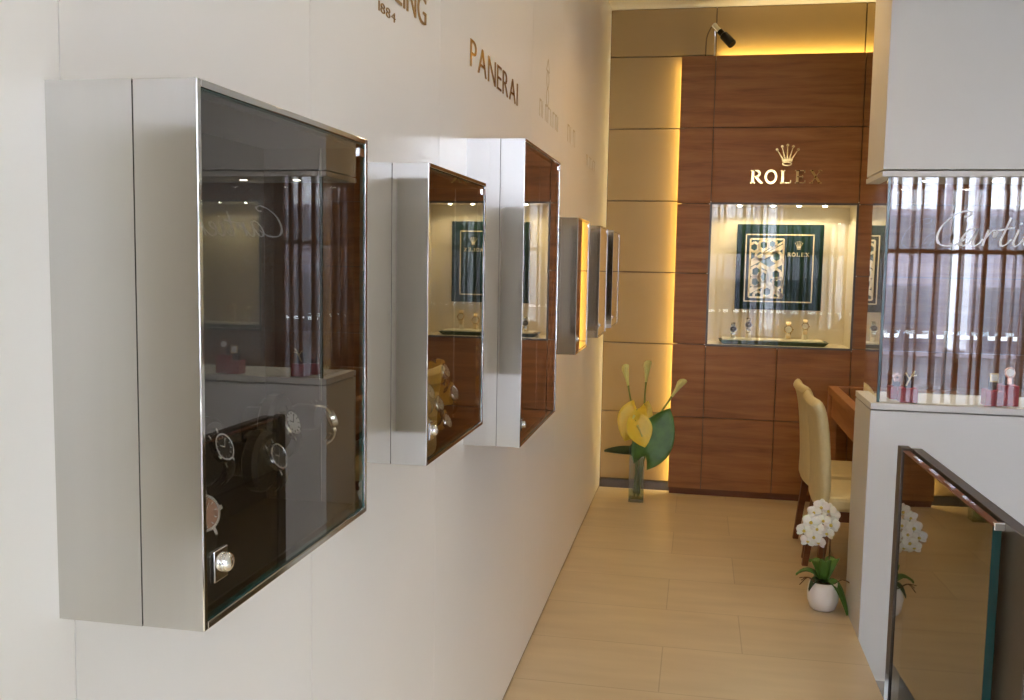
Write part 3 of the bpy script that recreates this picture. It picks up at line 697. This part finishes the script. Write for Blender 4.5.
def heart_leaf(name, centre, L, W, nrm, up, base, label, cat, m, group, cup=.03, spad=False, stemr=.005):
    o = thing(name, label, cat, tuple(base), group); mt = frame_mtx(centre, nrm, up); g_ = []
    R_, C_ = 11, 11
    for i in range(R_):
        t = i/(R_-1); hwid = W*math.sin(PI*min(1, t*.93+.07))**.75*(1-.25*t); row = []
        for j in range(C_):
            u = -1+2*j/(C_-1); back = .22*L*(abs(u)**1.5)*(1-t)
            row.append(mt @ V((u*hwid, (t-.5)*L-back, cup*(u*u)+cup*.6*math.sin(t*3)+.004*math.cos(j*PI))))
        g_.append(row)
    MB().sheet(g_, .004).build('blade', m, o, smooth=True)
    a = mt @ V((0, -.5*L, .0))
    MB().tube(spl([tuple(base), tuple((V(base)+a)/2+V((0,.01,.04))), tuple(a)], 6), stemr, 8).build('stem', M['stem'], o, smooth=True)
    if spad: MB().tube([mt @ V((0, -.3*L, .01)), mt @ V((0, -.15*L, .03)), mt @ V((0, .12*L, .04))], [.008, .007, .004], 8).build('spadix', M['calla'], o, smooth=True)
B0 = (vx, vy, .05)
heart_leaf('broad_leaf', (.425, 6.48, .50), .36, .15, (.15, -1, .10), (.42, .1, .9), (vx+.02, vy, .05), 'large broad green leaf on the right of the vase', 'leaf', M['leaf'], None, .02)
heart_leaf('narrow_leaf', (.185, 6.50, .35), .24, .042, (.2, -.6, .8), (-1, 0, -.35), (vx-.02, vy, .05), 'dark narrow leaf drooping left of the vase', 'leaf', M['darkleaf'], None, .01)
heart_leaf('yellow_anthurium', (.250, 6.46, .545), .23, .115, (-.2, -1, .15), (-.3, 0, -1), (vx-.01, vy, .05), 'yellow anthurium bloom, front left one in the vase', 'flower', M['yellow'], 'yellow anthuriums in the vase', .02, True)
heart_leaf('yellow_anthurium', (.320, 6.56, .60), .20, .075, (.5, -1, .1), (.35, 0, 1), (vx+.0, vy+.01, .05), 'yellow anthurium bloom standing up behind the others', 'flower', M['yellow'], 'yellow anthuriums in the vase', .02, True)
heart_leaf('yellow_anthurium', (.312, 6.395, .50), .19, .10, (.3, -1, .2), (.3, .1, -1), (vx+.01, vy-.01, .05), 'yellow anthurium bloom, lowest right one in the vase', 'flower', M['yellow'], 'yellow anthuriums in the vase', .02, True)
heart_leaf('filler_leaf', (.295, 6.50, .385), .10, .06, (0, -1, .3), (.1, 0, 1), (vx, vy-.015, .05), 'dark filler leaf at the mouth of the vase', 'leaf', M['darkleaf'], None, .02)

# ------------------------------------------------------------------ orchid
ox, oy = 1.302, 4.69
oc = thing('potted_orchid', 'white orchid in a round white pot on the floor by the counter', 'plant', (ox, oy, 0))
MB().lathe([(.048, 0), (.060, .010), (.072, .045), (.075, .08), (.070, .115), (.064, .138), (.060, .138), (.066, .112), (.066, .105)], 32, Matrix.Translation((ox, oy, 0)), cap=True).build('pot', M['ceramic'], oc, smooth=True)
MB().lathe([(.064, .10), (.055, .122), (.02, .13)], 20, Matrix.Translation((ox, oy, 0))).build('moss', M['moss'], oc, smooth=True)
stems = [spl([(ox-.005, oy, .12), (ox-.008, oy-.01, .33), (ox-.02, oy-.02, .43), (ox-.07, oy-.04, .46), (ox-.11, oy-.05, .36)], 8), spl([(ox+.022, oy+.01, .12), (ox+.02, oy, .34), (ox+.01, oy-.01, .47), (ox-.03, oy-.02, .53), (ox-.075, oy-.03, .46)], 8)]
for s_ in stems: MB().tube(s_, .0038, 7).build('stem', M['brownstem'], oc, smooth=True)
def oleaf(a, L, lift, droop, w=.034, m='leaf'):
    g_ = []
    for i in range(9):
        t = i/8; rr = L*t; z = .125+lift*math.sin(t*2.2)-droop*t*t; hw_ = w*math.sin(PI*min(1, .12+t*.86))**.7; row = []
        for u in (-1, -.5, 0, .5, 1):
            row.append((ox+math.cos(a)*rr-math.sin(a)*u*hw_, oy+math.sin(a)*rr+math.cos(a)*u*hw_, z+abs(u)*.012))
        g_.append(row)
    MB().sheet(g_, .003).build('leaf', M[m], oc, smooth=True)
oleaf(-.55, .13, .05, .19); oleaf(2.9, .13, .06, .03, .028); oleaf(.9, .12, .10, .0); oleaf(-1.6, .06, .11, -.02, .026); oleaf(2.2, .10, .09, .0, .03); oleaf(-2.5, .09, .04, .06, .022, 'darkleaf')
rt = MB()
for a, l in ((2.7, .13), (3.4, .12), (.2, .12), (-.1, .14), (3.0, .11)):
    rt.tube(spl([(ox+.04*math.cos(a), oy-.03, .13), (ox+.08*math.cos(a), oy-.05, .165), (ox+l*math.cos(a), oy-.05, .14+.02*math.sin(a*3))]), .0022, 5)
rt.build('aerial_roots', M['brownstem'], oc)
def bloom(p, nrm, s):
    mt = frame_mtx(p, nrm, (.1, 0, 1)); b = MB()
    def petal(a, L, W, z0):
        g_ = []
        for i in range(6):
            t = i/5; hw_ = W*math.sin(PI*min(1, .10+.86*t))**.65; row = []
            for u in (-1, -.5, 0, .5, 1):
                q = Matrix.Rotation(a, 4, 'Z') @ V((u*hw_, t*L, z0+.15*L*t*t-.1*W*u*u)); row.append(mt @ q)
            g_.append(row)
        b.sheet(g_, .0016)
    petal(0, s, s*.38, -.001); petal(2.2, s*.95, s*.36, -.001); petal(-2.2, s*.95, s*.36, -.001); petal(1.25, s*1.0, s*.58, .002); petal(-1.25, s*1.0, s*.58, .002)
    f = b.build('bloom', M['petal'], oc, smooth=True)
    k = MB(); k.lathe([(.001, 0), (s*.16, s*.06), (s*.2, s*.18), (s*.1, s*.3), (.001, s*.34)], 10, mt @ Matrix.Translation((0, -s*.12, 0))); k.build('lip', M['lip'], f, smooth=True, off=tuple(oc['_o']))
for dx, dz, dy in ((-.028,.515,-.06), (.005,.500,-.07), (.03,.475,-.05), (-.062,.49,-.07), (-.02,.455,-.085), (.018,.435,-.075), (-.075,.445,-.08), (-.045,.415,-.09), (.0,.395,-.08), (-.105,.40,-.07), (-.06,.375,-.085), (-.035,.350,-.08), (-.085,.35,-.07)):
    bloom((ox+dx-.005, oy+dy, dz), (random.uniform(-.6, .25), -1, random.uniform(-.15, .4)), random.uniform(.034, .042))

# ------------------------------------------------------------------ chairs and desk
def chair(cx, cy, ang, label):
    """local +x is the way the chair faces; cx,cy is the middle of the back at the floor"""
    o = thing('dining_chair', label, 'chair', (cx, cy, 0), 'cream leather chairs at the desk'); o.rotation_euler = (0, 0, ang); z = (0, 0, 0)
    w = .225; g_ = []; rows = [(-.0, .40), (.0, .46), (.005, .52), (.0, .62), (-.008, .74), (-.02, .84), (-.034, .91), (-.052, .948), (-.07, .958)]
    for x, zz in rows:
        g_.append([(x-.018*(1-(2*j/8-1)**2), (2*j/8-1)*w*(1 if zz > .5 else .97), zz) for j in range(9)])
    MB().sheet(g_, .052).build('backrest', M['leather'], o, smooth=True, off=z, subdiv=1)
    s = MB(); s.box(.012, .46, -.225, .225, .41, .485); s.build('seat', M['leather'], o, off=z, bevel=.02)
    MB().box(.04, .43, -.20, .20, .355, .41).build('seat_rail', M['darkwood'], o, off=z)
    for sx, sy in ((.02, -1), (.02, 1), (.42, -1), (.42, 1)):
        y = sy*.195; bx = sx-.05 if sx < .1 else sx
        l = MB(); l.add([(sx-.02,y-.02,.41),(sx+.02,y-.02,.41),(sx+.02,y+.02,.41),(sx-.02,y+.02,.41),(bx-.015,y-.015,0),(bx+.015,y-.015,0),(bx+.015,y+.015,0),(bx-.015,y+.015,0)], [(0,1,2,3),(7,6,5,4),(0,4,5,1),(1,5,6,2),(2,6,7,3),(3,7,4,0)])
        l.build('leg', M['darkwood'], o, off=z)
    return o
chair(1.325, 5.17, .03, 'nearer of the two cream high-backed leather chairs, behind the orchid')
chair(1.325, 5.70, .03, 'farther of the two cream high-backed leather chairs, by the panelling')
dk = thing('desk', 'wooden consultation desk with thick legs beside the wood panelling', 'desk', (1.56, 5.6, 0))
dx0, dx1, dy0, dy1, dz = 1.545, 2.35, 4.98, 6.72, .835
b = MB(); f = .06
b.box(dx0, dx1, dy1-f, dy1, dz-.05, dz); b.box(dx0, dx1, dy0, dy0+f, dz-.05, dz); b.box(dx0, dx0+f, dy0+f, dy1-f, dz-.05, dz); b.box(dx1-f, dx1, dy0+f, dy1-f, dz-.05, dz)
b.build('top_frame', M['oak'], dk, bevel=.003)
MB().box(dx0+f, dx1-f, dy0+f, dy1-f, dz-.03, dz-.004).build('glass_top', M['smoked'], dk)
b = MB(); b.box(dx0+.02, dx0+.04, dy0+.06, dy1-.06, dz-.20, dz-.05); b.box(dx1-.04, dx1-.02, dy0+.06, dy1-.06, dz-.20, dz-.05)
b.build('apron', M['oak'], dk)
MB().box(dx0+.04, dx1-.04, dy0+.06, dy1-.06, dz-.21, dz-.19).build('drawer_bottom', M['oak'], dk)
for x in (dx0, dx1-.06):
    for y in (dy0, dy1-.06): MB().box(x, x+.06, y, y+.06, 0, dz-.05).build('leg', M['oak'], dk, bevel=.003)

# ------------------------------------------------------------------ lamps
def area(name, loc, rot, sx, sy, e, col, spread=None):
    l = bpy.data.lights.new(name, 'AREA'); l.shape = 'RECTANGLE'; l.size = sx; l.size_y = sy; l.energy = e; l.color = col
    if spread: l.spread = spread
    o = bpy.data.objects.new(name, l); COL.objects.link(o); o.location = loc; o.rotation_euler = rot; return o
def spot(name, loc, e, col, ang=1.6, blend=.6, rot=(0,0,0), r=.04):
    l = bpy.data.lights.new(name, 'SPOT'); l.energy = e; l.color = col; l.spot_size = ang; l.spot_blend = blend; l.shadow_soft_size = r
    o = bpy.data.objects.new(name, l); COL.objects.link(o); o.location = loc; o.rotation_euler = rot; return o
WARM = (1, .62, .24); MID = (1, .84, .62); COOL = (.93, .96, 1)
n = 0
for x, y, e, c in ((.85, .6, 8, MID), (.85, 2.0, 10, MID), (.85, 3.4, 18, WARM), (.85, 4.7, 33, WARM), (.95, 5.9, 15, WARM), (2.2, 5.6, 20, WARM), (2.15, 2.6, 6, MID), (2.15, .6, 6, MID)):
    o = thing('ceiling_downlight', 'recessed round ceiling lamp, number %s along the ceiling out of view' % ('one two three four five six seven eight'.split()[n]), 'lamp', (x, y, HC), 'recessed lamps in the ceiling')
    MB().lathe([(.062, -.006), (.062, 0)], 20, Matrix.Translation((x, y, HC))).build('ring', M['chrome'], o)
    MB().lathe([(.048, -.008), (.048, -.0062)], 20, Matrix.Translation((x, y, HC))).build('bulb', M['lamp'], o)
    spot('downlight', (x, y, HC-.03), e*1.0, c, 2.3, .8); n += 1
# cove strips hidden behind the panelling: upright at its left edge, lying on its top
COVE = (1, .72, .24)
o = area('cove_side', (.527, L_-.035, 1.54), (0, math.radians(90), math.radians(-12)), 2.98, .03, 5.5, COVE)
o = area('cove_top', (2.2, L_-.04, 3.06), (math.radians(180-25), 0, 0), 2.9, .03, 5, COVE)
for q in (0.2, 0.44, 0.62, 0.8): spot('niche_spot', (NX0+(NX1-NX0)*q, YP+.14, NZ1-.014), 3.6, (1, .83, .54), 2.7, .5, r=.012)
for q in (0.2, 0.44, 0.62): spot('niche_spot', (N2X0+(N2X1-N2X0)*q, YP+.14, NZ1-.014), 4, (1, .83, .54), 2.7, .5, r=.012)
for x in (1.62, 1.90, 2.18, 2.46): spot('case_spot', (x, 4.47, 2.008), 7, (1, .93, .82), 1.5, .5, r=.018)
# daylight portal at the shop front
p = area('daylight_portal', (2.42, Y0-.12, 1.6), (math.radians(90), 0, 0), 5.0, 3.3, 1, (1, 1, 1)); p.data.cycles.is_portal = True
w = bpy.data.worlds.new('sky'); S.world = w; w.use_nodes = True
bg = w.node_tree.nodes['Background']; bg.inputs[0].default_value = (.80, .88, 1.0, 1); bg.inputs[1].default_value = 30.0

# ------------------------------------------------------------------ camera
cam = bpy.data.cameras.new('camera'); co = bpy.data.objects.new('camera', cam); COL.objects.link(co)
cam.sensor_width = 36; cam.lens = 960.553/1024*36; cam.clip_start = .02
r_, u_, f_ = V((.98145415, .19093424, .01708428)), V((-.0347611, .08961858, .99536937)), V((-.18851902, .97750326, -.09459361))
m = Matrix((r_, u_, -f_)).transposed().to_4x4(); m.translation = V((.66514, 0, 1.65)); co.matrix_world = m
S.camera = co
vs_ = S.view_settings; S.display_settings.display_device = 'sRGB'
vs_.view_transform = 'Standard'; vs_.look = 'None'; vs_.gamma = 1; vs_.use_curve_mapping = False; vs_.exposure = 0.25
S.cycles.max_bounces = 14; S.cycles.transparent_max_bounces = 24; S.cycles.glossy_bounces = 8
for o in list(bpy.data.objects):
    if '_o' in o: del o['_o']
